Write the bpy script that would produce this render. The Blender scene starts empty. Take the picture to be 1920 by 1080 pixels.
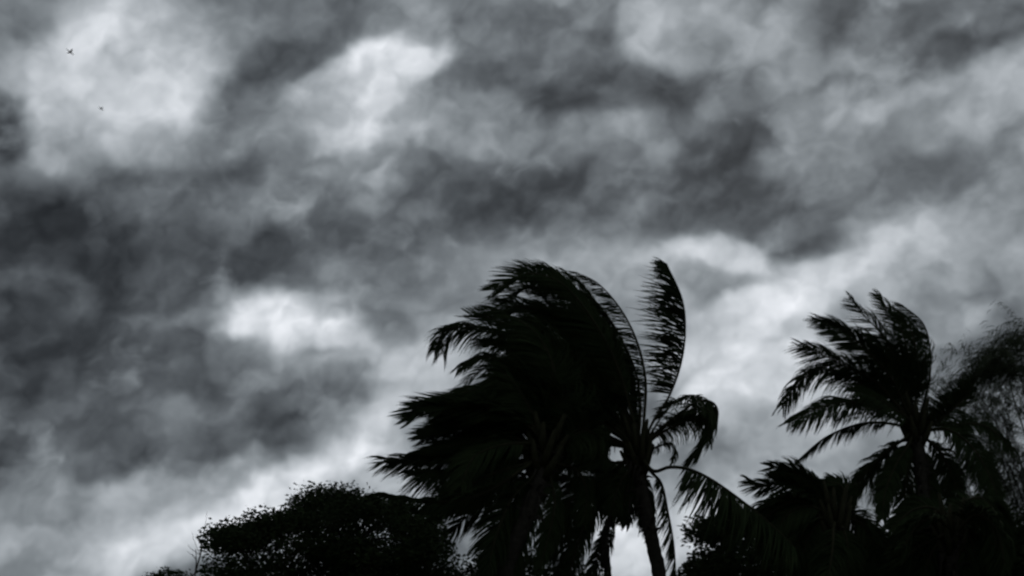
import bpy, math, random
import mathutils.noise as mnoise
from mathutils import Vector, Matrix

R = math.radians
rnd = random.Random(7)
scene = bpy.context.scene
COL = scene.collection

# ------------------------------------------------------------------ camera
HFOV = 50.0
PITCH = 24.0
FPX = 960.0 / math.tan(R(HFOV / 2))
CAM = Vector((0.0, 0.0, 1.6))
FW = Vector((0.0, math.cos(R(PITCH)), math.sin(R(PITCH))))
RT = Vector((1.0, 0.0, 0.0))
UP = Vector((0.0, -math.sin(R(PITCH)), math.cos(R(PITCH))))
cam_data = bpy.data.cameras.new("camera")
cam_data.sensor_width = 36.0
cam_data.lens = 18.0 / math.tan(R(HFOV / 2))
cam_data.clip_start = 0.1
cam_data.clip_end = 6000.0
cam_data.dof.use_dof = True
cam_data.dof.focus_distance = 7.0
cam_data.dof.aperture_fstop = 2.2
cam = bpy.data.objects.new("camera", cam_data)
cam.location = CAM
cam.rotation_euler = (R(90 + PITCH), 0, 0)
COL.objects.link(cam)
scene.camera = cam

# ------------------------------------------------------------------ exposure
scene.view_settings.view_transform = 'Standard'
scene.view_settings.look = 'None'
scene.view_settings.exposure = 0.0
scene.view_settings.gamma = 1.0
scene.view_settings.use_curve_mapping = False
scene.cycles.max_bounces = 3
scene.cycles.adaptive_threshold = 0.02
scene.cycles.diffuse_bounces = 2
scene.cycles.glossy_bounces = 1

# ------------------------------------------------------------------ sun, veiled by cloud and low behind the palms
SUN_EL, SUN_AZ = 38.0, 18.0
sun_data = bpy.data.lights.new("sun", 'SUN')
sun_data.energy = 0.5
sun_data.angle = R(40)
sun_data.color = (1.0, 0.96, 0.9)
sun = bpy.data.objects.new("sun", sun_data)
sdir = Vector((math.sin(R(SUN_AZ)) * math.cos(R(SUN_EL)), math.cos(R(SUN_AZ)) * math.cos(R(SUN_EL)), math.sin(R(SUN_EL))))
sun.rotation_euler = sdir.to_track_quat('Z', 'Y').to_euler()
sun.location = (0, 0, 50)
COL.objects.link(sun)

# ------------------------------------------------------------------ world: storm cloud over a Nishita sky
world = bpy.data.worlds.new("World")
scene.world = world
world.use_nodes = True
NT = world.node_tree
NT.nodes.clear()


def N(t, **kw):
    n = NT.nodes.new(t)
    for k, v in kw.items():
        setattr(n, k, v)
    return n


def put(sock, v):
    if isinstance(v, bpy.types.NodeSocket):
        NT.links.new(v, sock)
    else:
        sock.default_value = v


def mth(op, a, b=None, c=None, clamp=False):
    n = N('ShaderNodeMath', operation=op, use_clamp=clamp)
    put(n.inputs[0], a)
    if b is not None:
        put(n.inputs[1], b)
    if c is not None:
        put(n.inputs[2], c)
    return n.outputs[0]


def vmth(op, a, b=None, scale=None):
    n = N('ShaderNodeVectorMath', operation=op)
    put(n.inputs[0], a)
    if b is not None:
        put(n.inputs[1], b)
    if scale is not None:
        put(n.inputs[3], scale)
    return n.outputs['Value'] if op == 'DOT_PRODUCT' else n.outputs['Vector']


def smooth(v, lo, hi, a=0.0, b=1.0):
    n = N('ShaderNodeMapRange', interpolation_type='SMOOTHSTEP')
    put(n.inputs['Value'], v)
    n.inputs['From Min'].default_value = lo
    n.inputs['From Max'].default_value = hi
    n.inputs['To Min'].default_value = a
    n.inputs['To Max'].default_value = b
    return n.outputs['Result']


def noise(vec, scale, detail=4.0, rough=0.5, dist=0.0):
    n = N('ShaderNodeTexNoise', noise_dimensions='3D')
    put(n.inputs['Vector'], vec)
    n.inputs['Scale'].default_value = scale
    n.inputs['Detail'].default_value = detail
    n.inputs['Roughness'].default_value = rough
    n.inputs['Distortion'].default_value = dist
    return n


gen = N('ShaderNodeTexCoord').outputs['Generated']
# the cloud deck is laid out by compass direction, in units of FPX/100 per radian
dirn = vmth('SCALE', gen, scale=FPX / 100.0)
sweep = (RT * math.cos(R(24)) + UP * math.sin(R(24))).normalized()      # the wind draws the cloud out along this line
along = vmth('SCALE', tuple(sweep), scale=mth('MULTIPLY', vmth('DOT_PRODUCT', dirn, tuple(sweep)), -0.34))
stretch = vmth('ADD', dirn, along)
w1 = vmth('SUBTRACT', noise(dirn, 0.55, 3.0, 0.5).outputs['Color'], (0.5, 0.5, 0.5))
w2 = vmth('SUBTRACT', noise(dirn, 1.9, 2.0, 0.45).outputs['Color'], (0.5, 0.5, 0.5))
warp = vmth('ADD', vmth('SCALE', w1, scale=0.7), vmth('SCALE', w2, scale=0.28))
wd = vmth('ADD', dirn, warp)
f_ = vmth('DOT_PRODUCT', wd, tuple(FW))
fc = mth('MAXIMUM', f_, 6.0)
U = mth('DIVIDE', mth('MULTIPLY', vmth('DOT_PRODUCT', wd, tuple(RT)), FPX / 100.0), fc)
V = mth('DIVIDE', mth('MULTIPLY', vmth('DOT_PRODUCT', wd, tuple(UP)), FPX / 100.0), fc)
cx = N('ShaderNodeCombineXYZ')
put(cx.inputs[0], U)
put(cx.inputs[1], V)
P2 = cx.outputs[0]
# billowed noise that frays each bank's edge
fray_n = noise(vmth('ADD', stretch, vmth('SCALE', w2, scale=0.4)), 0.95, 4.0, 0.46).outputs['Fac']
fray = mth('SUBTRACT', fray_n, 0.5)

val = None
# large random banks everywhere, faint where the mapped banks are
big = noise(vmth('ADD', stretch, warp), 0.28, 5.0, 0.5).outputs['Fac']
infr = smooth(f_, FPX / 100 * 0.80, FPX / 100 * 0.90)
bigamp = mth('SUBTRACT', 1.5, mth('MULTIPLY', infr, 1.35))
val = mth('MULTIPLY_ADD', mth('SUBTRACT', big, 0.5), bigamp, 0.42)


def bank(x, y, rx, ry, v, a=1.0, rot=0.0, soft=0.75, fr=0.36):
    """one bank of cloud: centre and half-axes (100ths), brightness, cover, tilt, edge softness, fraying"""
    global val
    soft = max(soft, 0.62) + 0.08
    m = N('ShaderNodeMapping', vector_type='TEXTURE')
    put(m.inputs['Vector'], P2)
    m.inputs['Location'].default_value = ((x - 960) / 100, (540 - y) / 100, 0)
    m.inputs['Rotation'].default_value = (0, 0, R(rot))
    m.inputs['Scale'].default_value = (rx * 1.12 / 100, ry * 1.12 / 100, 1)
    g = N('ShaderNodeTexGradient', gradient_type='SPHERICAL')
    put(g.inputs[0], m.outputs[0])
    t = mth('MULTIPLY_ADD', fray, fr, g.outputs['Fac'])
    al = smooth(t, 0.0, soft, 0.0, a)
    # val += al * (v - val)
    d = mth('SUBTRACT', v, val)
    val = mth('MULTIPLY_ADD', d, al, val)


BANKS = [
    # broad tones
    (960, 420, 1200, 260, .40, .55), (150, 480, 480, 330, .30, .8), (420, 440, 420, 260, .36, .7),
    (0, 720, 330, 420, .26, .7), (1700, 600, 520, 300, .62, .8), (480, 820, 520, 150, .33, .85, 6),
    (120, 960, 420, 170, .56, .7), (1450, 760, 420, 320, .70, .9),
    # upper left
    (190, 165, 310, 230, .80, 1, 0, .6), (240, 90, 220, 120, .82, .8, 0, .5), (90, 280, 260, 80, .62, .7),
    (10, 40, 130, 90, .46, .9, -10), (260, 155, 60, 35, .66, .7), (50, 200, 150, 150, .62, .5),
    (-10, 250, 80, 90, .15, 1), (130, 25, 180, 30, .66, .6),
    (300, 260, 190, 90, .60, .5), (340, 225, 120, 60, .72, .6),
    (430, 110, 150, 200, .41, 1, 0, .4), (330, 10, 160, 50, .60, .7, -15), (560, 60, 260, 130, .42, .9), (560, 105, 150, 85, .31, .95, 38, .5),
    (760, 40, 260, 80, .43, .8, 5), (640, 40, 120, 50, .36, .6), (500, 170, 120, 90, .38, .7, 35),
    (700, 175, 280, 120, .72, 1, 28, .5), (750, 110, 170, 60, .88, 1, -6, .4), (640, 150, 150, 50, .84, .9, 32, .5),
    (520, 245, 170, 50, .68, .9, 22, .6), (650, 245, 130, 60, .76, .8, 15), (820, 210, 120, 110, .56, .7),
    (480, 200, 60, 60, .50, .6), (330, 270, 110, 45, .46, .5),
    # upper centre and right
    (960, 90, 190, 130, .42, .9), (900, 180, 110, 90, .38, .7), (1020, 60, 100, 120, .40, .8), (1085, 90, 100, 60, .50, .6), (1060, 190, 190, 60, .33, .9),
    (1230, 165, 150, 85, .26, 1, -5, .6), (1160, 175, 110, 40, .30, .7), (1250, 60, 110, 110, .60, .9, 10),
    (1200, 50, 60, 80, .66, .8, 0, .5), (1340, 40, 170, 80, .58, .8), (1290, 110, 80, 70, .55, .7),
    (1480, 90, 70, 120, .64, .8, -18), (1420, 150, 110, 110, .52, .7), (1360, 190, 90, 90, .40, .6, 20), (1560, 130, 170, 60, .53, .7),
    (1650, 35, 170, 70, .34, .95, 15), (1800, 25, 120, 60, .50, .7, 20),
    (1700, 160, 330, 75, .37, .95, 18, .5), (1870, 75, 180, 65, .35, .95, 27, .5),
    (1890, 170, 240, 110, .72, 1, 28, .35), (1720, 215, 210, 60, .62, .9, 15, .5), (1600, 215, 150, 40, .58, .8, 8, .5),
    (1900, 270, 160, 90, .52, .7, 30), (1790, 190, 90, 50, .68, .6, 20),
    (1070, 265, 240, 60, .55, .85, 0, .7), (1160, 230, 110, 50, .58, .8, 25), (930, 270, 130, 60, .50, .7), (1280, 250, 90, 80, .52, .7), (960, 230, 80, 30, .50, .6),
    # middle
    (960, 370, 300, 85, .27, 1, -3), (860, 345, 150, 60, .31, .8), (1330, 285, 200, 80, .33, .95, 15), (1400, 260, 90, 40, .28, .8, 10),
    (1290, 385, 420, 120, .31, .95), (1460, 465, 200, 70, .32, 1, 0, .6), (1000, 430, 320, 50, .35, .8), (1120, 470, 120, 40, .42, .6),
    (1480, 300, 80, 60, .52, .7), (1500, 230, 60, 60, .50, .6), (1530, 200, 50, 60, .60, .5), (1620, 300, 190, 90, .46, .7), (1650, 270, 70, 50, .55, .6), (1745, 255, 50, 50, .66, .8, 40, .5),
    (1860, 350, 220, 80, .44, .8, 35), (1500, 390, 90, 30, .42, .6), (1700, 390, 180, 60, .42, .8),
    (1240, 290, 60, 40, .55, .6), (700, 330, 180, 90, .44, .6), (560, 320, 130, 60, .50, .7), (590, 315, 60, 20, .62, .6),
    (640, 420, 200, 60, .40, .6), (760, 460, 170, 80, .38, .8),
    # band of light under the dark bank
    (1310, 470, 220, 50, .70, 1, 3, .4), (1400, 490, 130, 60, .68, .9, -10, .5), (1190, 475, 100, 60, .60, .9, 30, .5), (1090, 480, 110, 60, .50, .7),
    (1350, 530, 90, 70, .50, .8), (1090, 530, 200, 50, .62, .7), (960, 500, 160, 60, .55, .7),
    (1500, 555, 220, 70, .82, 1, 18, .4), (1380, 600, 130, 60, .76, .9, 10, .5), (1640, 470, 180, 80, .62, .9, 10), (1760, 440, 190, 70, .66, .8, 15),
    (1670, 540, 240, 90, .76, .9, 8), (1360, 570, 60, 50, .56, .6), (1370, 690, 170, 120, .84, .9), (1480, 650, 180, 100, .78, .7),
    (1850, 580, 200, 130, .50, .8), (1820, 690, 170, 100, .52, .7), (1880, 470, 100, 60, .60, .7), (1560, 600, 60, 50, .66, .6),
    (1420, 800, 260, 120, .68, .9), (1300, 850, 190, 70, .60, .7), (1290, 960, 130, 90, .84, .9), (1180, 1010, 120, 110, .80, .9),
    # left half
    (1030, 560, 300, 100, .55, .4), (870, 560, 170, 70, .56, .8), (800, 600, 130, 70, .55, .7),
    (450, 500, 240, 110, .28, .9), (600, 540, 220, 60, .33, .9, -12), (720, 560, 90, 70, .38, .8), (560, 420, 80, 50, .40, .6), (250, 330, 150, 50, .42, .7),
    (480, 460, 90, 70, .25, .6),
    (60, 440, 290, 130, .19, 1, -12), (30, 470, 140, 120, .12, .9), (190, 515, 120, 80, .17, .9), (200, 360, 160, 50, .36, .6, 10),
    (75, 530, 110, 40, .40, .9, 0, .6), (300, 420, 70, 60, .44, .5), (40, 610, 150, 50, .34, .7),
    (300, 530, 120, 60, .38, .6),
    (320, 620, 280, 50, .50, .7, 8), (220, 665, 150, 60, .30, .7), (400, 680, 200, 60, .42, .7), (130, 560, 90, 30, .45, .5),
    (520, 600, 170, 75, .90, 1, -6, .55), (500, 590, 90, 40, .94, .8), (600, 640, 170, 60, .74, .8), (720, 655, 190, 55, .78, .95, 8, .7), (760, 600, 80, 60, .55, .6),
    (790, 700, 130, 60, .78, .9, -10), (720, 710, 140, 40, .70, .7),
    (560, 740, 330, 60, .38, .9, 6), (300, 800, 220, 60, .46, .8), (240, 780, 120, 30, .52, .6, 30), (120, 790, 190, 110, .29, .8),
    (360, 770, 90, 30, .50, .8), (480, 810, 200, 60, .31, .9, 12), (230, 870, 280, 60, .33, .9), (350, 900, 110, 40, .46, .6),
    (700, 790, 220, 50, .64, .9, 28), (640, 830, 200, 35, .80, .8, 33, .6), (700, 860, 150, 60, .72, .9, 25), (760, 760, 130, 25, .78, .7, 12),
    (600, 770, 110, 30, .55, .5, 30),
    (520, 900, 230, 60, .74, 1, 28, .6), (560, 880, 90, 40, .80, .9, 20), (490, 950, 230, 55, .93, 1, 30, .6), (640, 890, 130, 40, .88, .9, 40), (720, 900, 160, 60, .78, .8),
    (430, 880, 110, 35, .55, .7, 28), (290, 940, 200, 50, .58, .8, 8), (330, 1010, 260, 70, .86, .9, 20), (230, 1060, 200, 50, .80, .8, 10),
    (60, 1040, 200, 70, .62, .8), (110, 930, 120, 40, .54, .6), (80, 1070, 140, 25, .52, .7), (40, 990, 100, 25, .62, .6),
    # closer drawing of single banks
    (60, 470, 260, 130, .24, .7), (620, 560, 120, 40, .42, .7), (430, 655, 110, 35, .46, .7), (600, 665, 120, 22, .58, .7), (400, 590, 45, 50, .45, .8),
    (240, 110, 190, 130, .83, .8), (300, 180, 110, 80, .80, .6), (-5, 250, 60, 70, .20, .9), (70, 160, 120, 100, .72, .6), (15, 45, 90, 60, .45, .8, -10),
    (790, 45, 230, 60, .42, .95, 4, .5), (610, 75, 120, 60, .36, .9, 30, .5), (720, 130, 190, 60, .80, .8, 22, .6), (760, 105, 110, 30, .90, .9, -8, .5), (830, 60, 80, 30, .50, .7),
    (700, 190, 120, 50, .72, .7, 20), (650, 255, 100, 30, .80, .8, 5), (880, 190, 110, 90, .46, .8), (520, 250, 90, 25, .70, .7, 15),
    (60, 535, 120, 40, .38, .8), (50, 650, 180, 90, .26, .9), (150, 700, 120, 50, .29, .7), (10, 800, 110, 160, .25, .7),
    (770, 700, 150, 50, .74, .9, 4), (560, 700, 170, 26, .50, .7, 6), (620, 735, 160, 26, .44, .8, 8), (620, 805, 180, 35, .60, .8, 26), (730, 770, 90, 20, .74, .8, 30),
    (800, 610, 110, 70, .50, .7), (380, 950, 120, 30, .60, .7, 25),
    (1050, 70, 120, 110, .42, .8), (980, 30, 60, 60, .38, .7), (1235, 170, 110, 55, .26, .95), (1080, 195, 120, 35, .34, .8), (1330, 285, 160, 55, .31, .95, 18), (1215, 35, 70, 50, .66, .9, 0, .5),
    (1170, 390, 210, 90, .29, 1), (1400, 400, 190, 60, .31, .9), (1480, 455, 150, 45, .33, 1, 8, .6), (980, 380, 170, 60, .27, .9), (1000, 440, 200, 30, .36, .7),
    (1300, 468, 150, 28, .76, .95, 2, .5), (1395, 490, 80, 45, .72, .9, -15, .5), (1190, 470, 60, 45, .62, .8, 35, .5), (1360, 540, 110, 45, .48, .8),
    (1540, 535, 200, 55, .85, 1, 22, .5), (1400, 575, 110, 35, .80, .9, 8, .5), (1370, 680, 170, 100, .87, 1, 0, .7), (1480, 700, 120, 90, .78, .7), (1310, 615, 80, 30, .60, .6),
    (1285, 985, 90, 90, .88, 1), (1185, 1040, 100, 90, .88, 1), (1840, 640, 150, 110, .48, .8), (1850, 540, 150, 50, .56, .7), (1850, 850, 150, 150, .48, .8), (1800, 1000, 200, 90, .60, .8),
    (515, 605, 130, 50, .88, .8, -4), (1040, 440, 240, 45, .36, .8), (860, 500, 130, 60, .45, .7), (1840, 78, 170, 38, .36, .9, 25), (1690, 35, 130, 45, .36, .8, 10),
    (1860, 600, 140, 90, .47, .8), (480, 960, 140, 50, .92, .8, 30), (300, 1030, 130, 45, .86, .7, 15), (790, 120, 70, 30, .82, .7),
    (620, 475, 170, 65, .34, .85), (610, 520, 140, 35, .36, .8), (800, 555, 130, 90, .50, .85), (880, 480, 130, 40, .44, .6),
    (520, 925, 190, 60, .88, .9, 28), (400, 1005, 180, 60, .87, .8, 25), (1340, 640, 90, 60, .84, .6), (1620, 500, 150, 40, .72, .6, 12),
    (230, 130, 220, 130, .84, .75), (640, 215, 150, 60, .76, .7, 25), (720, 120, 150, 50, .84, .6, 15), (50, 640, 160, 90, .29, .6), (90, 535, 90, 25, .40, .5),
    (1330, 385, 300, 80, .34, .5), (960, 380, 200, 60, .31, .5), (1000, 110, 140, 90, .42, .5), (1890, 150, 130, 60, .72, .6, 28), (60, 450, 300, 130, .20, .5, -10),
]
for bi, b in enumerate(BANKS):
    if bi % 30 == 29:      # chains the banks in blocks, which keeps the shader small enough for the renderer's stack
        cz = N('ShaderNodeCombineXYZ')
        put(cz.inputs[0], U)
        put(cz.inputs[1], V)
        put(cz.inputs[2], mth('MULTIPLY', val, 1e-6))
        P2 = cz.outputs[0]
    bank(*b)

# finer billows over everything
d1 = noise(vmth('ADD', stretch, vmth('SCALE', w1, scale=1.2)), 0.95, 4.0, 0.45, 0.2).outputs['Fac']
d2 = noise(vmth('ADD', stretch, vmth('SCALE', w2, scale=0.8)), 2.6, 2.0, 0.4).outputs['Fac']


def lumps(vec, scale, smoothness, detail):
    n = N('ShaderNodeTexVoronoi', voronoi_dimensions='3D', feature='SMOOTH_F1')
    put(n.inputs['Vector'], vec)
    n.inputs['Scale'].default_value = scale
    n.inputs['Smoothness'].default_value = smoothness
    n.inputs['Detail'].default_value = detail
    n.inputs['Roughness'].default_value = 0.5
    return n.outputs['Distance']


pv = vmth('ADD', vmth('ADD', stretch, vmth('SCALE', w1, scale=2.2)), vmth('SCALE', w2, scale=0.9))
puff = lumps(pv, 0.75, 0.25, 1.5)
val = mth('MULTIPLY_ADD', mth('SUBTRACT', d1, 0.5), 0.24, val)
val = mth('MULTIPLY_ADD', mth('SUBTRACT', d2, 0.5), 0.11, val)
amp = mth('ADD', 0.10, mth('MULTIPLY', val, 0.20))       # bright banks show their billows more than the dark ones
val = mth('MULTIPLY_ADD', mth('SUBTRACT', 0.60, puff), amp, val)
# lit tops and shaded folds of the billows
bp = vmth('ADD', vmth('ADD', stretch, vmth('SCALE', w1, scale=1.3)), vmth('SCALE', w2, scale=0.6))
e1 = noise(bp, 0.6, 4.0, 0.44).outputs['Fac']
e2 = noise(vmth('ADD', bp, (-0.12, -0.08, 0.22)), 0.6, 4.0, 0.44).outputs['Fac']
val = mth('MULTIPLY_ADD', mth('SUBTRACT', e1, e2), 0.50, val)
val = mth('MULTIPLY_ADD', val, 1.0, 0.050)
val = mth('SMOOTH_MAX', val, 0.10, 0.22)
val = mth('MINIMUM', val, 0.98)
lum = mth('POWER', val, 2.2)
ramp = N('ShaderNodeValToRGB')
ramp.color_ramp.elements[0].position = 0.0
ramp.color_ramp.elements[0].color = (0.85, 0.975, 1.13, 1)
ramp.color_ramp.elements[1].position = 1.0
ramp.color_ramp.elements[1].color = (0.965, 0.99, 1.04, 1)
e = ramp.color_ramp.elements.new(0.5)
e.color = (0.895, 0.995, 1.075, 1)
put(ramp.inputs[0], val)
ccol = vmth('SCALE', ramp.outputs[0], scale=lum)
bg_c = N('ShaderNodeBackground')
put(bg_c.inputs['Color'], ccol)
bg_c.inputs['Strength'].default_value = 1.0
sky = N('ShaderNodeTexSky', sky_type='NISHITA')
sky.sun_disc = False
sky.sun_elevation = R(SUN_EL)
sky.sun_rotation = R(SUN_AZ)
bg_s = N('ShaderNodeBackground')
put(bg_s.inputs['Color'], sky.outputs[0])
bg_s.inputs['Strength'].default_value = 0.05
mixs = N('ShaderNodeMixShader')
mixs.inputs[0].default_value = 0.99            # cloud cover
put(mixs.inputs[1], bg_s.outputs[0])
put(mixs.inputs[2], bg_c.outputs[0])
wo = N('ShaderNodeOutputWorld')
put(wo.inputs['Surface'], mixs.outputs[0])
world.cycles.sampling_method = 'MANUAL'
world.cycles.sample_map_resolution = 512

# ================================================================== materials
def material(name, c1, c2, scale=3.0, rough=0.85, spec=0.1, bump=0.0):
    m = bpy.data.materials.new(name)
    m.use_nodes = True
    nt = m.node_tree
    b = nt.nodes['Principled BSDF']
    tc = nt.nodes.new('ShaderNodeTexCoord')
    n = nt.nodes.new('ShaderNodeTexNoise')
    n.inputs['Scale'].default_value = scale
    n.inputs['Detail'].default_value = 3
    nt.links.new(tc.outputs['Object'], n.inputs['Vector'])
    r = nt.nodes.new('ShaderNodeValToRGB')
    r.color_ramp.elements[0].position = 0.35
    r.color_ramp.elements[1].position = 0.7
    r.color_ramp.elements[0].color = (*c1, 1)
    r.color_ramp.elements[1].color = (*c2, 1)
    nt.links.new(n.outputs['Fac'], r.inputs[0])
    nt.links.new(r.outputs[0], b.inputs['Base Color'])
    b.inputs['Roughness'].default_value = rough
    b.inputs['Specular IOR Level'].default_value = spec
    if bump:
        bp = nt.nodes.new('ShaderNodeBump')
        bp.inputs['Strength'].default_value = bump
        nt.links.new(n.outputs['Fac'], bp.inputs['Height'])
        nt.links.new(bp.outputs[0], b.inputs['Normal'])
    return m


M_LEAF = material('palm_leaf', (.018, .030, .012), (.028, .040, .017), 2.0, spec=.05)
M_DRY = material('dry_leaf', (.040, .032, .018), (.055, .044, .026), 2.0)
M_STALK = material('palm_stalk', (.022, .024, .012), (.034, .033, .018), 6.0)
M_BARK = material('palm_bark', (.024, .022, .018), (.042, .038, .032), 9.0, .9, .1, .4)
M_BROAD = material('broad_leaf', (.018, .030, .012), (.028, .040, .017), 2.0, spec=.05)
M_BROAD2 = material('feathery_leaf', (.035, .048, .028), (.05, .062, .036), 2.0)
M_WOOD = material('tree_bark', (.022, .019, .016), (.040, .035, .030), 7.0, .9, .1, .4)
M_GROUND = material('grass_ground', (.030, .045, .016), (.060, .060, .030), 0.4, .95, .1, .3)
M_SPECK = material('speck_dark', (.02, .02, .02), (.035, .032, .03), 20.0)


# ================================================================== helpers
def P(px, py, Y):
    """the point seen in direction (px, py) that stands Y metres away along the ground"""
    d = FW + RT * ((px - 960) / FPX) + UP * ((540 - py) / FPX)
    return CAM + d * (Y / d.y)


def catmull(pts, n):
    """n+1 points evenly spaced along a Catmull-Rom curve through pts"""
    p = [pts[0] * 2 - pts[1]] + list(pts) + [pts[-1] * 2 - pts[-2]]
    dense = []
    for i in range(1, len(p) - 2):
        for k in range(12):
            t = k / 12
            a, b, c, d = p[i - 1], p[i], p[i + 1], p[i + 2]
            dense.append(0.5 * ((2 * b) + (c - a) * t + (2 * a - 5 * b + 4 * c - d) * t * t + (3 * b - a - 3 * c + d) * t ** 3))
    dense.append(p[-2])
    cum = [0.0]
    for i in range(1, len(dense)):
        cum.append(cum[-1] + (dense[i] - dense[i - 1]).length)
    tot = cum[-1]
    out, j = [], 0
    for i in range(n + 1):
        s = tot * i / n
        while j < len(cum) - 2 and cum[j + 1] < s:
            j += 1
        seg = cum[j + 1] - cum[j]
        f = 0 if seg < 1e-9 else (s - cum[j]) / seg
        out.append(dense[j].lerp(dense[j + 1], min(1, f)))
    return out, tot


class Geo:
    def __init__(self):
        self.v, self.f = [], []

    def tube(self, pts, rad, sides=6):
        base = len(self.v)
        n = len(pts)
        ref = Vector((0.31, 0.2, 0.93))
        for i, p in enumerate(pts):
            t = (pts[min(n - 1, i + 1)] - pts[max(0, i - 1)]).normalized()
            a = t.cross(ref)
            if a.length < 0.1:
                a = t.cross(Vector((1, 0, 0)))
            a.normalize()
            b = t.cross(a)
            for k in range(sides):
                an = 2 * math.pi * k / sides
                self.v.append(p + (a * math.cos(an) + b * math.sin(an)) * rad[i])
        for i in range(n - 1):
            for k in range(sides):
                k2 = (k + 1) % sides
                o = base + i * sides
                self.f.append((o + k, o + k2, o + sides + k2, o + sides + k))
        self.f.append(tuple(base + k for k in range(sides))[::-1])
        self.f.append(tuple(base + (n - 1) * sides + k for k in range(sides)))

    def ribbon(self, pts, wid, nrm, fold=0.35):
        """a leaflet: a strip folded along its midrib"""
        base = len(self.v)
        n = len(pts)
        for i, p in enumerate(pts):
            t = (pts[min(n - 1, i + 1)] - pts[max(0, i - 1)]).normalized()
            s = t.cross(nrm)
            if s.length < 1e-3:
                s = t.orthogonal()
            s.normalize()
            u = s.cross(t)
            w = wid[i]
            self.v += [p - s * w, p - u * (w * fold), p + s * w]
        for i in range(n - 1):
            o = base + i * 3
            self.f += [(o, o + 1, o + 4, o + 3), (o + 1, o + 2, o + 5, o + 4)]

    def leaf(self, p, d, n, L, W):
        """a pointed oval leaf folded a little along its rib"""
        s = d.cross(n)
        if s.length < 1e-3:
            s = d.orthogonal()
        s.normalize()
        u = s.cross(d)
        o = len(self.v)
        self.v += [p, p + d * (L * .45) + s * (W / 2) + u * (W * .12), p + d * L, p + d * (L * .45) - s * (W / 2) + u * (W * .12)]
        self.f += [(o, o + 1, o + 2), (o, o + 2, o + 3)]

    def build(self, name, mat, parent=None, origin=None, smooth=False):
        me = bpy.data.meshes.new(name)
        off = origin if origin is not None else Vector((0, 0, 0))
        me.from_pydata([(v - off)[:] for v in self.v], [], self.f)
        me.materials.append(mat)
        if smooth:
            me.polygons.foreach_set('use_smooth', [True] * len(me.polygons))
        me.update()
        o = bpy.data.objects.new(name, me)
        COL.objects.link(o)
        if parent is not None:
            o.parent = parent
        return o


def thing(name, label, cat, loc, group=None):
    o = bpy.data.objects.new(name, None)
    o.empty_display_size = 0.3
    o.location = loc
    COL.objects.link(o)
    o['label'] = label
    o['category'] = cat
    if group:
        o['group'] = group
    return o


def rv(s=1.0):
    return Vector((rnd.uniform(-s, s), rnd.uniform(-s, s), rnd.uniform(-s, s)))


WIND = Vector((-1.0, 0.08, 0.10)).normalized()
GRAV = Vector((0, 0, -1))


def frond(root, org, pts, L=1.0, wind=1.0, grav=0.35, start=0.2, n=74, mat=None, one_side=0, width=0.019, base_r=0.045, spread=0.85, tipk=0.45, comb=None):
    """one coconut frond: a tapering rachis through pts with two rows of leaflets streaming in the wind"""
    mat = mat or M_LEAF
    sp, tot = catmull(pts, 44)
    n = int(n * 1.55)
    L = L * 1.25
    g = Geo()
    g.tube(sp, [base_r * (1 - i / 44) ** 0.8 + 0.007 for i in range(45)], 6)
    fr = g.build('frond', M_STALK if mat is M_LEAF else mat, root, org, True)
    lf = Geo()
    view = (sp[20] - CAM).normalized()
    roll = rnd.choice((-1, 1)) * rnd.uniform(0.3, 1.1)
    lock = rv(0.12)
    lock_l = 1.0
    for i in range(n):
        t = start + (1 - start) * (i + rnd.random() * 0.6) / n
        x = t * 44
        k = min(43, int(x))
        p = sp[k].lerp(sp[k + 1], x - k)
        T = (sp[min(44, k + 2)] - sp[max(0, k - 1)]).normalized()
        # rachis faces up and into the wind
        nref = (Vector((0.25, -0.25, 1.0)) + view * -roll * 1.6).normalized()
        S = T.cross(nref)
        if S.length < 0.2:
            S = T.cross(view)
        S.normalize()
        if i % 6 == 0:
            lock = rv(0.15)
            lock_l = rnd.uniform(0.8, 1.1)
        s = (t - start) / (1 - start)
        prof = (0.55 + 0.45 * min(1, s / 0.25)) * (1 - (1 - tipk) * max(0, (s - 0.45) / 0.55) ** 1.4)
        for sd in (-1, 1):
            if one_side and sd != one_side and rnd.random() < 0.75:
                continue
            if rnd.random() < 0.05:
                continue
            ll = L * prof * lock_l * rnd.uniform(0.82, 1.1)
            d = (T * (0.40 + 0.45 * s) + S * (sd * spread * (1 - 0.35 * s)) + lock + rv(0.07)).normalized()
            if comb is not None:
                cd = RT * comb[0] + UP * comb[1]
                d = (T * (0.3 + 0.5 * s) + cd * (.8 + .25 * sd) + view * (0.4 * sd) + lock * 1.5 + rv(0.16)).normalized()
                ll *= rnd.uniform(.7, 1.15)
            q = p.copy()
            pp = [q.copy()]
            seg = ll / 4
            flut = rnd.uniform(0.85, 1.2)
            for m in range(4):
                d = (d + (WIND * (0.30 * wind * flut) + GRAV * (0.26 * grav)) * (0.45 if comb is not None else 1.0) * (0.6 + 0.5 * m)).normalized()
                q = q + d * seg
                pp.append(q.copy())
            w = width * rnd.uniform(0.8, 1.15) * (0.8 + 0.2 * prof)
            nr = (S.cross(T) * 0.6 + rv(0.5) - view * 0.5).normalized()
            lf.ribbon(pp, [w * .55, w, w * .9, w * .6, w * .08], nr)
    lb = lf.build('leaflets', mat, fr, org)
    lb['kind'] = 'stuff'
    return fr


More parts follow.
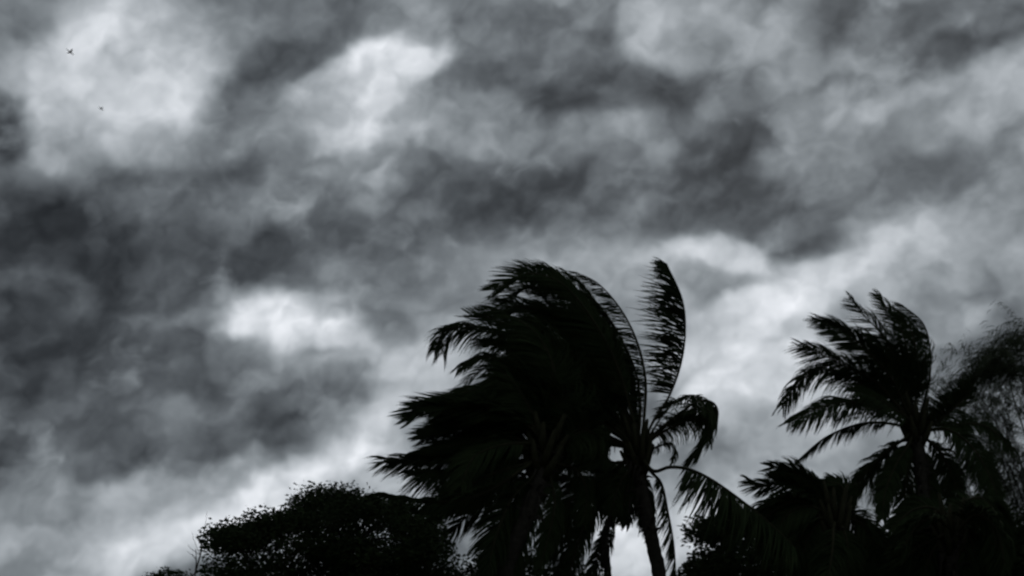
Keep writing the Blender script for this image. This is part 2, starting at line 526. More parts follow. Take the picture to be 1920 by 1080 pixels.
def palm_trunk(root, org, pts, r0, r1):
    sp, tot = catmull(pts, max(40, int((pts[0] - pts[-1]).length / 0.09)))
    n = len(sp) - 1
    rad = []
    for i in range(n + 1):
        t = i / n
        r = r0 + (r1 - r0) * t + 0.10 * max(0, 1 - t * 14) ** 2 + 0.05 * max(0, (t - .96) / .04)
        rad.append(r * (1.0 + (0.055 if i % 3 == 0 else -0.02) + rnd.uniform(-.012, .012)))
    g = Geo()
    g.tube(sp, rad, 14)
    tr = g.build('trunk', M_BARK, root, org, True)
    b = Geo()                                    # ragged stubs of old leaf bases below the crown
    for i in range(34):
        k = n - int(rnd.random() ** 1.6 * n * .22) - 1
        t = (sp[k + 1] - sp[k]).normalized()
        a = rnd.uniform(0, 6.28)
        o = t.orthogonal().normalized()
        o.rotate(Matrix.Rotation(a, 3, t))
        q = sp[k] + o * rad[k] * .9
        ln = rnd.uniform(.12, .34)
        b.tube([q, q + (o * .7 + t * .5).normalized() * ln * .5, q + (o * 1.0 + t * .2).normalized() * ln], [.05, .035, .012], 5)
        if rnd.random() < .5:
            b.ribbon([q, q + o * .12 - Vector((.05, 0, .2)), q + o * .1 - Vector((.15, 0, rnd.uniform(.4, .7)))], [.02, .03, .004], Vector((0, -1, 0)), .1)
    st_ = b.build('leaf_stubs', M_BARK, tr, org)
    st_['kind'] = 'stuff'
    return tr


def crown_heart(root, org, c, up, r=0.32, n=16, k=1.0):
    """overlapping leaf bases and burlap at the top of the trunk"""
    g = Geo()
    for i in range(n):
        a = i * 2.4
        s = up.orthogonal().normalized()
        s.rotate(Matrix.Rotation(a, 3, up))
        z = (i / n - .5) * 0.8 * k
        b0 = c + up * (z - 0.25) + s * (r * .35)
        b1 = c + up * (z + 0.05) + s * r
        b2 = c + up * (z + 0.45 + rnd.random() * .2) + s * (r * 1.7)
        g.tube([b0, b1, b2], [.10 * k, .085 * k, .035 * k], 6)
    g.build('leaf_base', M_STALK, root, org, True)


def palm(label, Y, crown, trunk, fronds, base=None, r=(0.20, 0.15), group='coconut palms bent by the wind', heart=1.0, defaults=None, name='coconut_palm', scaleL=1.0):
    """crown: (px, py). trunk: list of (px, py) from crown down to the frame edge; base: ground px. fronds: dicts"""
    top = P(crown[0], crown[1], Y)
    tp = [P(x, y, Y) for x, y in trunk]
    low = tp[-1]
    prev = tp[-2]
    slope = (low.x - prev.x) / max(0.3, (prev.z - low.z))
    gx = low.x + slope * low.z * 0.45 + (base or 0)
    org = Vector((gx, Y, 0))
    root = thing(name, label, 'palm tree', org, group)
    mids = [Vector((low.x * .6 + gx * .4, Y, low.z * .5)), org + Vector((0, 0, -0.15))]
    pts = list(reversed([top] + tp + mids))
    palm_trunk(root, org, pts, *r)
    up = (top - tp[0]).normalized()
    crown_heart(root, org, top, up, 0.26 * heart, 18, heart)
    for fd in fronds:
        fd = dict(fd)
        line = fd.pop('p')
        copies = fd.pop('c', 1)
        dy = fd.pop('dy', 0.0)
        jit = fd.pop('jit', 26)
        kw = dict(defaults or {})
        kw.update(fd)
        kw['L'] = kw['L'] * scaleL
        for ci in range(copies):
            jx, jy = (0, 0) if ci == 0 else (rnd.uniform(-jit, jit), rnd.uniform(-jit, jit))
            bulge = dy if ci == 0 else dy + rnd.uniform(-1.5, 1.5)
            pts3 = []
            m = len(line)
            for i, (x, y) in enumerate(line):
                t = (i + 1) / m
                pts3.append(P(x + jx * t, y + jy * t, Y + bulge * t))
            pts3 = [top + (pts3[0] - top).normalized() * 0.12 + rv(.04)] + pts3
            frond(root, org, pts3, **kw)
    return root, org


# ================================================================== ground
def build_ground():
    vs, fs = [], []
    rings = [0, 4, 8, 14, 20, 26, 32, 40, 50, 65, 90, 140, 240, 500, 1200, 2500, 5000]
    seg = 48
    for ri, r in enumerate(rings):
        for k in range(seg):
            a = 2 * math.pi * k / seg
            z = 0 if 2 < ri < 10 and False else rnd.uniform(-.06, .06) * (1 if r < 100 else 6)
            if r < 60:
                z *= 0.6
            vs.append((r * math.cos(a), r * math.sin(a), z - 0.02))
    for ri in range(len(rings) - 1):
        for k in range(seg):
            k2 = (k + 1) % seg
            a, b = ri * seg, (ri + 1) * seg
            fs.append((a + k, b + k, b + k2, a + k2))
    me = bpy.data.meshes.new('ground')
    me.from_pydata(vs, [], fs)
    me.materials.append(M_GROUND)
    o = bpy.data.objects.new('ground', me)
    COL.objects.link(o)
    o['kind'] = 'structure'


build_ground()

# ================================================================== the great palm in the middle
D = dict
A_FR = [
    # upright fronds on the windward side
    D(p=[(1225, 790), (1256, 740), (1277, 680), (1285, 620), (1279, 560), (1250, 494)], L=1.25, wind=1.0, grav=.5, start=.30, n=122, tipk=.35, base_r=.035, width=.026, comb=(-.85, -.05)),
    D(p=[(1208, 780), (1210, 710), (1194, 640), (1164, 580), (1122, 532), (1080, 510)], L=.75, wind=1.0, grav=.5, start=.15, n=80, comb=(-1, -.35)),
    D(p=[(1200, 780), (1195, 710), (1168, 640), (1130, 580), (1090, 545)], L=.6, wind=1.0, grav=.5, start=.15, n=60, comb=(-1, -.3)),
    D(p=[(1190, 780), (1160, 690), (1120, 610), (1080, 555), (1040, 520)], c=2, L=1.0, wind=1.2, dy=.8),
    # right hand frond folding over
    D(p=[(1230, 812), (1265, 782), (1308, 753), (1338, 756), (1346, 782), (1330, 820), (1300, 858)], L=.95, wind=.5, grav=1.0, start=.30, n=72, tipk=.6, width=.021, comb=(-.75, -.75)),
    D(p=[(1228, 815), (1262, 790), (1303, 765), (1330, 772), (1334, 800), (1315, 845)], L=.7, wind=.5, grav=1.0, start=.4, n=50, tipk=.6, width=.02, comb=(-.6, -.8), dy=-.5),
    D(p=[(1225, 822), (1262, 800), (1300, 785), (1325, 790), (1330, 830)], L=.55, wind=.6, grav=1.0, start=.2, dy=-.8),
    D(p=[(1222, 810), (1252, 765), (1285, 742), (1322, 746), (1344, 770)], L=.5, wind=.6, grav=.8, start=.35, dy=1, n=62, base_r=.025, comb=(-.8, -.5)),
    D(p=[(1228, 840), (1252, 832), (1266, 845), (1262, 868)], L=.3, wind=.5, grav=1, n=30, base_r=.03),
    # long arching frond to the lower right
    D(p=[(1225, 883), (1255, 876), (1292, 880), (1335, 900), (1390, 938), (1440, 978), (1490, 1025)], L=1.25, wind=.5, grav=1.0, start=.36, n=100, base_r=.05, tipk=.6, dy=-4, comb=(-.7, -.8), width=.020),
    D(p=[(1222, 886), (1240, 908), (1252, 960), (1263, 1020), (1268, 1085)], L=.6, wind=.5, grav=1.0, start=.2, n=54, comb=(-.7, -.7)),
    # the swept mass, upper edge first
    D(p=[(1185, 780), (1155, 680), (1105, 590), (1050, 530), (985, 515), (930, 545)], c=3, L=1.1, wind=.9, grav=.1, jit=22),
    D(p=[(1185, 780), (1140, 660), (1085, 570), (1035, 505), (1005, 500)], c=2, L=.8, wind=.7, grav=.1, jit=12),
    D(p=[(1180, 790), (1130, 690), (1060, 610), (980, 575), (905, 585)], c=2, L=1.0, wind=.8, grav=0, jit=20),
    D(p=[(1170, 800), (1110, 710), (1020, 640), (930, 600), (880, 590)], c=1, L=.9, wind=.9, grav=-.5, jit=18),
    D(p=[(1170, 800), (1100, 720), (1000, 655), (910, 622), (850, 622), (828, 665)], c=3, L=1.0, wind=.2, grav=1.1, jit=16),
    D(p=[(1170, 810), (1090, 740), (990, 700), (920, 685), (870, 720)], c=1, L=.9, wind=.6, grav=.8),
    D(p=[(1165, 820), (1080, 770), (980, 735), (890, 735), (810, 758)], c=3, L=.9, wind=.8, grav=.5, jit=18),
    D(p=[(1160, 830), (1060, 790), (960, 780), (870, 790)], c=3, L=1.0, wind=.8, grav=.4),
    D(p=[(1150, 720), (1100, 650), (1030, 610), (960, 600)], c=3, L=1.1, wind=.8, grav=.3, dy=1.5, jit=40),
    D(p=[(1150, 780), (1080, 700), (1010, 680), (950, 700)], c=4, L=1.1, wind=.8, grav=.5, dy=-1, jit=40),
    D(p=[(1165, 835), (1110, 830), (1050, 850), (1000, 900)], c=2, L=.8, wind=.5, grav=1, jit=24),
    D(p=[(1170, 790), (1125, 700), (1070, 620), (1020, 560), (990, 540)], c=3, L=1.1, wind=.7, grav=.3, jit=34, dy=.5),
    D(p=[(1165, 800), (1110, 730), (1050, 680), (990, 650), (930, 640)], c=4, L=1.0, wind=.6, grav=.5, jit=34),
    D(p=[(1160, 815), (1100, 780), (1030, 750), (960, 750)], c=5, L=1.0, wind=.5, grav=.6, jit=40),
    D(p=[(1180, 870), (1150, 900), (1130, 950)], c=3, L=.6, wind=.4, grav=1.0, jit=20),
    D(p=[(1185, 880), (1175, 920), (1165, 975)], c=2, L=.45, wind=.4, grav=1.0, jit=12),
    D(p=[(1205, 890), (1218, 940), (1222, 1000)], c=2, L=.4, wind=.6, grav=1.0, jit=8),
    D(p=[(1150, 800), (1060, 735), (975, 692), (905, 668), (858, 690)], c=2, L=.75, wind=.3, grav=1.0, jit=12),
    # low hanging fronds
    D(p=[(1170, 880), (1120, 895), (1075, 935), (1040, 990), (1020, 1040)], c=1, L=.7, wind=.4, grav=1.0, jit=16),
    D(p=[(1180, 895), (1140, 920), (1100, 975), (1075, 1050), (1065, 1110)], c=1, L=.7, wind=.3, grav=1.0),
    D(p=[(1160, 868), (1120, 862), (1075, 880)], c=1, L=.4, wind=.3, grav=1.0),
]
palm('tallest middle palm, one frond upright and one arching down to the right', 30.0,
     (1196, 850), [(1200, 900), (1212, 960), (1228, 1040), (1236, 1080)], A_FR, r=(.22, .175), heart=1.1)

B_FR = [
    D(p=[(1000, 800), (930, 770), (860, 765), (800, 765), (768, 785)], c=3, L=.85, wind=.8, grav=.2, jit=14),
    D(p=[(1000, 810), (930, 790), (850, 795), (785, 815)], c=3, L=.8, wind=.8, grav=.2, jit=14),
    D(p=[(1000, 830), (930, 820), (850, 835), (790, 852)], c=3, L=.8, wind=.7, grav=.5, jit=14),
    D(p=[(1000, 850), (930, 850), (850, 865), (780, 868), (725, 870)], c=2, L=.75, wind=.5, grav=.6, jit=8, tipk=.6),
    D(p=[(1000, 860), (930, 870), (860, 885), (800, 885)], c=2, L=.85, wind=.4, grav=.9, jit=10, tipk=.8),
    D(p=[(990, 870), (930, 890), (870, 920), (815, 965)], c=3, L=.8, wind=.5, grav=.7, jit=18),
    D(p=[(980, 880), (920, 920), (860, 940), (790, 942), (715, 932), (665, 945)], c=2, L=.6, wind=.4, grav=.9, jit=8, dy=-1.5),
    D(p=[(985, 890), (930, 930), (885, 960), (845, 1000)], c=1, L=.8, wind=.5, grav=.8, jit=22),
    D(p=[(1000, 890), (960, 930), (930, 1000), (915, 1070)], c=2, L=.8, wind=.4, grav=.8, jit=16),
    D(p=[(1010, 890), (1000, 940), (975, 1000), (965, 1090)], c=2, L=.7, wind=.3, grav=.8, jit=16),
    D(p=[(1010, 800), (980, 740), (950, 700), (930, 720)], c=2, L=.9, wind=.8, grav=.4),
    D(p=[(1020, 800), (1000, 730), (975, 700), (945, 700)], c=2, L=.9, wind=.8, grav=.4),
    D(p=[(1040, 820), (1060, 770), (1040, 720), (990, 690)], c=4, L=1.0, wind=.9, grav=.4, jit=30),
    D(p=[(1050, 840), (1090, 810), (1120, 820), (1130, 860)], c=3, L=.8, wind=.8, grav=.7, jit=20),
    D(p=[(1045, 870), (1080, 880), (1100, 920), (1095, 980)], c=1, L=.5, wind=.4, grav=.9, jit=20),
    D(p=[(1020, 790), (1040, 700), (1010, 640), (960, 610)], c=3, L=1.0, wind=.9, grav=.4, jit=30),
    D(p=[(1030, 890), (1040, 940), (1030, 1000), (1010, 1070)], c=1, L=.5, wind=.4, grav=.8, jit=20),
    D(p=[(1000, 840), (950, 850), (900, 880), (880, 940)], c=4, L=.8, wind=.4, grav=.8, jit=34),
    D(p=[(1000, 810), (940, 780), (880, 770), (820, 790)], c=4, L=.8, wind=.6, grav=.5, jit=30),
    D(p=[(1000, 840), (950, 830), (900, 850), (870, 890)], c=4, L=.9, wind=.4, grav=.8, jit=30),
]
palm('thick palm left of the tallest, its fronds swept left over the round tree', 27.5,
     (1020, 850), [(1010, 900), (985, 970), (955, 1040), (945, 1080)], B_FR, r=(.26, .22), heart=1.3)

C_FR = [
    D(p=[(1130, 925), (1085, 945), (1055, 990), (1030, 1050)], c=1, L=.75, wind=.3, grav=1.0, jit=14),
    D(p=[(1130, 940), (1095, 985), (1065, 1040), (1050, 1100)], c=1, L=.65, wind=.2, grav=1.0, jit=14),
    D(p=[(1150, 950), (1140, 1000), (1115, 1060), (1105, 1120)], c=1, L=.45, wind=.3, grav=1.0, base_r=.03),
    D(p=[(1140, 915), (1100, 905), (1050, 900), (1010, 905)], c=2, L=.7, wind=.6, grav=.7, jit=14),
    D(p=[(1150, 905), (1130, 870), (1090, 850), (1040, 850)], c=3, L=.7, wind=.8, grav=.5, jit=20),
    D(p=[(1165, 915), (1185, 905), (1205, 930), (1215, 985)], c=2, L=.5, wind=.5, grav=.9, jit=8),
]
palm('thin trunked palm tucked under the tallest one, left of the bright gap', 33.0,
     (1155, 930), [(1146, 965), (1134, 1010), (1140, 1080)], C_FR, r=(.13, .10), heart=.8)

# ================================================================== palm on the right
D_FR = [
    D(p=[(1706, 760), (1694, 700), (1655, 630), (1618, 590), (1592, 558)], c=1, L=.8, wind=.7, grav=.2, jit=8, tipk=.3),
    D(p=[(1710, 750), (1706, 680), (1690, 620), (1668, 585), (1644, 552)], c=1, L=.75, wind=.8, grav=.2, jit=8, tipk=.3),
    D(p=[(1700, 770), (1670, 710), (1625, 660), (1580, 625), (1532, 604)], c=2, L=.8, wind=.6, grav=.2, jit=8, tipk=.4),
    D(p=[(1695, 775), (1650, 720), (1600, 690), (1550, 665), (1500, 645)], c=2, L=.8, wind=.5, grav=.5, jit=8, tipk=.4),
    D(p=[(1690, 780), (1640, 735), (1580, 700), (1530, 695), (1495, 725), (1472, 762)], c=2, L=.75, wind=.2, grav=1.1, jit=8),
    D(p=[(1688, 790), (1640, 765), (1590, 758), (1540, 772), (1490, 800)], c=2, L=.7, wind=.3, grav=.9, jit=14, tipk=.4),
    D(p=[(1690, 798), (1645, 792), (1600, 798), (1545, 822), (1490, 868)], L=.5, wind=.1, grav=1.2, start=.2, tipk=.35, comb=(-.35, -.8), n=80),
    D(p=[(1728, 770), (1742, 715), (1744, 655), (1730, 605), (1690, 570)], L=.75, wind=.9, grav=.3, start=.12, n=80, dy=1.5, comb=(-1, -.1)),
    D(p=[(1718, 750), (1722, 690), (1708, 620), (1680, 580)], c=1, L=.7, wind=1.0, grav=.2, jit=10),
    D(p=[(1705, 765), (1690, 700), (1665, 680), (1635, 655)], c=3, L=.8, wind=.8, grav=.3, jit=30),
    D(p=[(1700, 775), (1660, 740), (1625, 720)], c=2, L=.8, wind=.6, grav=.5, jit=20),
    D(p=[(1745, 797), (1778, 774), (1808, 745), (1830, 714)], L=.7, wind=.6, grav=-.2, start=.08, n=90, tipk=.5, base_r=.05, comb=(-.9, .15), width=.024),
    D(p=[(1745, 800), (1770, 780), (1800, 756), (1822, 728)], L=.6, wind=1.0, grav=0, start=.1, n=50),
    D(p=[(1700, 820), (1665, 845), (1630, 880), (1600, 925), (1588, 965)], c=2, L=.5, wind=.4, grav=.8, start=.2, jit=5, width=.026),
    D(p=[(1705, 830), (1680, 870), (1660, 920), (1655, 970)], c=2, L=.5, wind=.3, grav=.8, jit=12),
    D(p=[(1712, 840), (1700, 890), (1695, 950), (1690, 1000)], c=2, L=.5, wind=.4, grav=.9, jit=12),
    D(p=[(1742, 806), (1780, 808), (1822, 838), (1855, 890), (1880, 950)], c=2, L=.7, wind=.6, grav=.9, jit=8),
    D(p=[(1735, 820), (1765, 850), (1790, 905), (1800, 960)], c=2, L=.6, wind=.5, grav=.9, jit=8),
    D(p=[(1745, 798), (1790, 795), (1850, 800), (1900, 845)], L=.5, wind=.5, grav=.8),
    D(p=[(1728, 830), (1740, 880), (1745, 950), (1748, 1010)], c=2, L=.5, wind=.4, grav=.9, jit=12),
]
palm('right hand palm standing clear above the others, fronds fanned up and left', 34.0,
     (1718, 800), [(1722, 850), (1730, 930), (1735, 1020), (1738, 1080)], D_FR, r=(.23, .19), heart=1.2, scaleL=1.2)

# ================================================================== young palms of the lower right
E_FR = [
    D(p=[(1548, 955), (1510, 925), (1465, 908), (1425, 912), (1402, 902)], c=1, L=.6, wind=.5, grav=.4, jit=6),
    D(p=[(1552, 945), (1525, 912), (1488, 884), (1445, 876)], c=1, L=.65, wind=.6, grav=.3, jit=6),
    D(p=[(1555, 950), (1530, 925), (1500, 900), (1460, 890)], c=1, L=.6, wind=.6, grav=.3, jit=10),
    D(p=[(1560, 950), (1548, 925), (1532, 905), (1524, 892)], L=.35, wind=.4, grav=.2),
    D(p=[(1575, 950), (1583, 925), (1572, 908), (1545, 904)], L=.45, wind=.8, grav=.3),
    D(p=[(1550, 970), (1510, 960), (1470, 975), (1440, 1010)], c=3, L=.7, wind=.3, grav=.8),
    D(p=[(1555, 975), (1530, 985), (1510, 1020), (1500, 1070)], c=3, L=.7, wind=.3, grav=.8),
    D(p=[(1580, 965), (1610, 975), (1630, 1010), (1635, 1060)], c=3, L=.7, wind=.3, grav=.8),
    D(p=[(1570, 985), (1575, 1020), (1570, 1080)], c=3, L=.7, wind=.3, grav=.8),
    D(p=[(1545, 960), (1490, 935), (1440, 950), (1400, 985)], c=3, L=.7, wind=.3, grav=.8, jit=16),
]
palm('short young palm just left of the right hand palm, tips bent left', 28.0,
     (1566, 975), [(1568, 1010), (1570, 1050), (1572, 1080)], E_FR, r=(.19, .15), heart=1.0, group='low young palms at the lower right')

F_FR = [
    D(p=[(1790, 985), (1805, 945), (1840, 935), (1870, 970), (1888, 1030)], c=3, L=.7, wind=.4, grav=.8, jit=8),
    D(p=[(1795, 990), (1825, 960), (1860, 985), (1875, 1060)], c=3, L=.7, wind=.4, grav=.8, jit=14),
    D(p=[(1770, 985), (1745, 970), (1710, 985), (1680, 1030)], c=3, L=.6, wind=.4, grav=.8, jit=14),
    D(p=[(1775, 985), (1755, 955), (1715, 955), (1670, 990)], c=1, L=.55, wind=.4, grav=.8, jit=14),
    D(p=[(1785, 1000), (1800, 1030), (1810, 1090)], c=4, L=.8, wind=.4, grav=.8),
    D(p=[(1770, 1005), (1745, 1040), (1730, 1090)], c=4, L=.8, wind=.4, grav=.8),
    D(p=[(1790, 995), (1830, 1010), (1860, 1080)], c=4, L=.8, wind=.4, grav=.8),
    D(p=[(1765, 1010), (1710, 1040), (1670, 1085)], c=3, L=.7, wind=.4, grav=.8),
]
palm('low dark palm mounded at the foot of the feathery tree, lower right', 27.0,
     (1782, 1005), [(1784, 1035), (1786, 1060), (1787, 1080)], F_FR, r=(.2, .17), heart=1.0, group='low young palms at the lower right')

# ================================================================== broadleaf trees
def inside(poly, x, y):
    c = False
    j = len(poly) - 1
    for i in range(len(poly)):
        xi, yi = poly[i]
        xj, yj = poly[j]
        if (yi > y) != (yj > y) and x < (xj - xi) * (y - yi) / (yj - yi) + xi:
            c = not c
        j = i
    return c


def broadleaf(label, Y, poly, base_px, n_clump, per, leaf=(.15, .075), depth=2.2, holes=(), hgt_mid=1130, group=None, spread=.25, seed=1, limbs=8, ragged=0, gap=.26):
    """crown outline poly in directions at distance Y; trunk stands under base_px"""
    st = random.Random(seed)
    bx = P(base_px, 1080, Y).x
    org = Vector((bx, Y, 0))
    root = thing('broadleaf_tree', label, 'tree', org, group)
    xs = [p[0] for p in poly]
    ys = [p[1] for p in poly]
    centres = []
    while len(centres) < n_clump:
        x, y = st.uniform(min(xs), max(xs)), st.uniform(min(ys), max(ys))
        if st.random() < .3:                     # the rim carries its share of the leaves
            e = st.randrange(len(poly) - 1)
            q = st.random()
            x, y = poly[e][0] * (1 - q) + poly[e + 1][0] * q + st.uniform(-9, 9), poly[e][1] * (1 - q) + poly[e + 1][1] * q + st.uniform(2, 22)
        if not inside(poly, x, y):
            continue
        if any(((x - hx) / rx) ** 2 + ((y - hy) / ry) ** 2 < 1 for hx, hy, rx, ry in holes):
            continue
        c = P(x, y, Y + st.uniform(-depth, depth))
        # gaps between the tiers of leaves
        if mnoise.noise(Vector((c.x * .75 + seed, c.y * .06, c.z * 2.6))) > gap:
            continue
        centres.append(c)
    for _ in range(26 * ragged):                 # sprigs that stand out of the outline
        e = st.randrange(2, len(poly) - 3)
        q = st.random()
        x, y = poly[e][0] * (1 - q) + poly[e + 1][0] * q, poly[e][1] * (1 - q) + poly[e + 1][1] * q
        yy = Y + st.uniform(-depth, depth) * .6
        for k in range(3):
            centres.append(P(x - k * st.uniform(1, 5), y + 6 - k * st.uniform(5, 9), yy))
    # trunk and limbs, reaching into the clumps
    fork = Vector((bx + .2, Y, P(base_px, hgt_mid, Y).z))
    g = Geo()
    sp, _ = catmull([org + Vector((0, 0, -.2)), org + Vector((.15, .1, fork.z * .5)), fork], 18)
    g.tube(sp, [.34 - .14 * i / 18 + .12 * max(0, 1 - i / 3) for i in range(19)], 10)
    g.build('trunk', M_WOOD, root, org, True)
    for k in range(limbs):
        g = Geo()
        tgt = centres[int(len(centres) * k / limbs)]
        mid = fork.lerp(tgt, .5) + Vector((0, 0, -.5))
        sp, _ = catmull([fork, mid, tgt], 14)
        g.tube(sp, [.13 * (1 - i / 15) + .012 for i in range(15)], 7)
        for j in range(9):
            c = centres[st.randrange(len(centres))]
            s0 = sp[st.randrange(4, 13)]
            if (c - s0).length < 3.5:
                s2, _ = catmull([s0, s0.lerp(c, .5) + Vector((0, 0, .12)), c], 6)
                g.tube(s2, [.035 * (1 - i / 7) + .006 for i in range(7)], 5)
        g.build('limb', M_WOOD, root, org, True)
    lf = Geo()
    for c in centres:
        tilt = st.uniform(-.3, .3)
        ax = Vector((-1, st.uniform(-.6, .6), tilt)).normalized()
        for _ in range(per):
            o = Vector((max(-1.8, min(1.8, st.gauss(0, 1))) * spread * 1.25, st.gauss(0, spread), max(-1.7, min(1.7, st.gauss(0, 1))) * spread * .42))
            d = (ax * .9 + Vector((st.uniform(-1, 1), st.uniform(-1, 1), st.uniform(-.7, .5)))).normalized()
            nn = Vector((st.uniform(-1, 1), st.uniform(-1, 1), st.uniform(-.2, 1))).normalized()
            s = st.uniform(.7, 1.25)
            lf.leaf(c + o, d, nn, leaf[0] * s, leaf[1] * s)
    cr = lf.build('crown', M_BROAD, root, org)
    cr['kind'] = 'stuff'
    return root


H_POLY = [(420, 1190), (424, 1090), (426, 1030), (440, 1000), (470, 998), (495, 988), (530, 974), (568, 970), (590, 948), (600, 926), (632, 928), (658, 944), (700, 945), (740, 956), (785, 975),
          (805, 1005), (830, 1060), (835, 1190)]
broadleaf('dense round leafy tree at the lower left of the palms', 26.0, H_POLY, 620, 560, 100,
          leaf=(.10, .05), ragged=1, gap=.12, holes=[(425, 1008, 16, 6), (612, 935, 16, 8), (460, 1030, 22, 6), (410, 1060, 20, 8), (570, 1010, 14, 5), (700, 975, 20, 5), (845, 1045, 20, 10), (500, 1035, 22, 5), (540, 1062, 18, 5), (620, 1000, 24, 5), (640, 958, 18, 5), (720, 1000, 24, 5), (770, 1010, 20, 6), (800, 1050, 24, 6), (470, 1000, 14, 5), (660, 1040, 20, 4)], seed=3, limbs=12, hgt_mid=1190)
J_POLY = [(1320, 1190), (1312, 1075), (1330, 1055), (1345, 1030), (1325, 1010), (1322, 988), (1345, 978), (1400, 965), (1440, 960), (1500, 985), (1560, 1000), (1620, 1030), (1660, 1060), (1700, 1080), (1720, 1190)]
broadleaf('dark leafy tree behind the tip of the long arching frond', 36.0, J_POLY, 1480, 520, 80,
          leaf=(.17, .075), depth=2.8, holes=[(1322, 1035, 22, 16), (1310, 1075, 14, 5)], seed=5, limbs=10, spread=.34, hgt_mid=1190)
K_POLY = [(1560, 1190), (1580, 1080), (1600, 1045), (1650, 1050), (1690, 1020), (1700, 985), (1740, 975), (1800, 960), (1850, 945), (1890, 985), (1910, 1025), (1940, 1035), (1960, 960), (1990, 940), (2010, 1190)]
broadleaf('low dark leafy tree along the bottom right corner', 38.0, K_POLY, 1830, 520, 80,
          leaf=(.17, .075), holes=[(1765, 1015, 16, 12), (1700, 1050, 12, 8), (1740, 985, 12, 8)], depth=2.5, seed=8, limbs=8, spread=.34, hgt_mid=1200)
L_POLY = [(282, 1190), (288, 1095), (300, 1078), (316, 1068), (334, 1080), (346, 1100), (355, 1190)]
broadleaf('small bush top at the bottom edge, left of the round leafy tree', 30.0, L_POLY, 315, 70, 60, leaf=(.12, .05), depth=1.0, seed=9, limbs=4, spread=.18, hgt_mid=1200)
Q_POLY = [(770, 1190), (790, 1060), (820, 1045), (845, 1070), (870, 1100), (905, 1095), (930, 1030), (975, 1040), (1000, 1080), (1050, 1065), (1100, 1070), (1125, 1190)]
broadleaf('low leafy tree at the bottom edge under the thick left palm', 32.0, Q_POLY, 930, 170, 80, leaf=(.14, .065), depth=2, seed=12, limbs=6, spread=.36, hgt_mid=1200)


# ================================================================== bare sapling and feathery tree
def branchy(g, p, d, L, r, depth, st, bend, sub, leaves=None, leaf=None, dens=0):
    n = 8
    pts, rad = [p.copy()], [r]
    for i in range(n):
        d = (d + bend * (.10 + .04 * i) + Vector((st.gauss(0, .07), st.gauss(0, .07), st.gauss(0, .07)))).normalized()
        p = p + d * (L / n)
        pts.append(p.copy())
        rad.append(r * (1 - .85 * (i + 1) / n) + .002)
    g.tube(pts, rad, 4 if depth < 2 else 6)
    if depth <= 1 and leaves is not None:
        for i in range(dens):
            q = pts[st.randrange(1, n)].lerp(pts[st.randrange(1, n + 1)], st.random())
            dd = (d + bend * 1.2 + Vector((st.gauss(0, .35), st.gauss(0, .35), st.gauss(0, .35)))).normalized()
            ll = leaf[0] * st.uniform(.6, 1.3)
            e1 = q + dd * ll * .5
            e2 = e1 + (dd + bend * .5).normalized() * ll * .5
            leaves.ribbon([q, e1, e2], [leaf[1] * .5, leaf[1], leaf[1] * .15], Vector((st.gauss(0, 1), -1, st.gauss(0, 1))).normalized(), .2)
    if depth > 0:
        for k in range(sub):
            i = st.randrange(2, n)
            a = (pts[i] - pts[i - 1]).normalized()
            o = (a * .8 + Vector((st.gauss(0, .5), st.gauss(0, .5), st.gauss(0, .45)))).normalized()
            branchy(g, pts[i], o, L * st.uniform(.4, .62), rad[i] * .6, depth - 1, st, bend, sub, leaves, leaf, dens)


def bare_sapling():
    st = random.Random(4)
    Y = 30.0
    base = P(372, 1080, Y)
    org = Vector((base.x, Y, 0))
    root = thing('bare_sapling', 'thin leafless twigs rising beside the left edge of the round leafy tree', 'bare tree', org)
    g = Geo()
    top = P(366, 1075, Y)
    sp, _ = catmull([org + Vector((0, 0, -.1)), org + Vector((.1, 0, 2.5)), top], 16)
    g.tube(sp, [.045 - .027 * i / 16 for i in range(17)], 7)
    g.build('trunk', M_WOOD, root, org, True)
    for (x1, y1), (x0, y0) in (((350, 1000), (376, 1040)), ((342, 1045), (366, 1075)), ((355, 1028), (364, 1080)), ((388, 1020), (372, 1075)), ((372, 995), (372, 1060))):
        g = Geo()
        a, b = P(x0, y0, Y), P(x1, y1, Y)
        branchy(g, top, (a - top + Vector((0, 0, .05))).normalized(), max(.5, (b - top).length * 1.15), .020, 1, st, ((b - a).normalized()) * .4, 3)
        g.build('twig', M_WOOD, root, org)


bare_sapling()


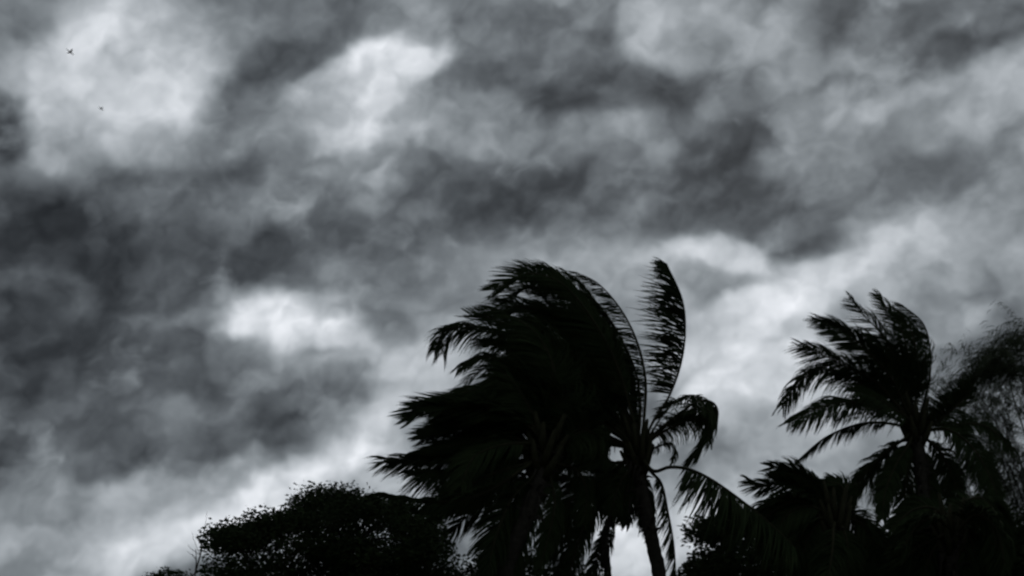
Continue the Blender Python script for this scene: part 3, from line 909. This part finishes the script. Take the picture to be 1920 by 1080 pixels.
def feathery():
    st = random.Random(21)
    Y = 42.0
    base = P(1935, 1080, Y)
    org = Vector((base.x + 1.0, Y, 0))
    root = thing('feathery_tree', 'loose feathery tree at the right edge, thin drooping branches blown about', 'tree', org)
    g = Geo()
    top = P(1925, 740, Y)
    sp, _ = catmull([org + Vector((0, 0, -.2)), P(1945, 1080, Y), P(1935, 900, Y), top, P(1912, 650, Y)], 40)
    g.tube(sp, [.22 * (1 - i / 42) + .01 for i in range(41)], 8)
    g.build('trunk', M_WOOD, root, org, True)
    lf = Geo()
    targets = [((1790, 760), 12), ((1830, 710), 16), ((1800, 760), 22), ((1760, 830), 20), ((1850, 680), 24), ((1800, 880), 15), ((1790, 940), 12),
               ((1980, 660), 30), ((1850, 700), 26), ((1880, 660), 30), ((1990, 700), 26), ((1850, 820), 18), ((1990, 800), 18), ((1870, 900), 12), ((1990, 900), 12), ((1960, 950), 10), ((1840, 740), 22), ((1900, 650), 34)]
    for (x, y), k in targets:
        g = Geo()
        s = sp[min(39, k)]
        e = P(x, y, Y + st.uniform(-1.5, 1.5))
        d = (e - s)
        d0 = (d.normalized() + Vector((0, 0, .5))).normalized()
        branchy(g, s, d0, min(d.length, 6.0), .035, 2, st, Vector((-.02, 0, -.5)), 7, lf, (.34, .010), 24)
        g.build('limb', M_WOOD, root, org)
    # denser tufts near the tops of the branches
    for (x, y), rr, nn in (((1868, 685), .55, 1500), ((1845, 700), .4, 500), ((1912, 640), .55, 1100), ((1900, 720), .8, 350), ((1890, 900), .9, 900), ((1850, 860), .8, 500), ((1880, 800), 1.0, 200)):
        c = P(x, y, Y)
        for _ in range(nn):
            o = Vector((st.gauss(0, rr), st.gauss(0, .6), st.gauss(0, rr * .6)))
            dd = (Vector((-.8, 0, -.4)) + Vector((st.gauss(0, .5), st.gauss(0, .5), st.gauss(0, .5)))).normalized()
            q = c + o
            lf.ribbon([q, q + dd * .2, q + (dd + Vector((-.1, 0, -.3))).normalized() * .42], [.006, .013, .002], Vector((st.gauss(0, 1), -1, st.gauss(0, 1))).normalized(), .2)
    fo = lf.build('foliage', M_BROAD2, root, org)
    fo['kind'] = 'stuff'


feathery()


# ================================================================== dark marks modelled as birds, far up on the left
def speck(px, py, Y, span, bank, label):
    c = P(px, py, Y)
    root = thing('speck', label, 'speck', c, 'birdlike marks high in the storm sky')
    g = Geo()
    ax = Vector((.75, .3, -.55)).normalized()
    pr = [(-.5, .01), (-.42, .055), (-.2, .10), (.05, .12), (.3, .085), (.42, .07), (.5, .075), (.57, .05), (.66, .012)]
    g.tube([c + ax * (a * span * .8) for a, _ in pr], [b * span * .8 for _, b in pr], 8)
    g.build('body', M_SPECK, root, c, True)
    side = ax.cross(Vector((0, -.7, .7))).normalized()
    side.rotate(Matrix.Rotation(bank, 3, ax))
    for s in (-1, 1):
        w = Geo()
        pts = [c + side * (s * span * .5 * t) + Vector((0, 0, span * .12 * math.sin(t * 2.6))) - ax * (span * .14 * t * t) for t in (0, .25, .5, .75, 1)]
        w.ribbon(pts, [span * .10, span * .12, span * .10, span * .06, span * .01], ax.cross(side), .15)
        w.build('wing', M_SPECK, root, c)
    t = Geo()
    t.ribbon([c - ax * span * .34, c - ax * span * .5, c - ax * span * .62], [span * .03, span * .06, span * .08], ax.cross(side), .1)
    t.build('tail', M_SPECK, root, c)


speck(132, 98, 60.0, .52, .7, 'tiny dark birdlike mark high at the upper left, the blacker of the two')
speck(190, 204, 110.0, .62, .4, 'fainter tiny birdlike mark just below and right of the blacker one, upper left')
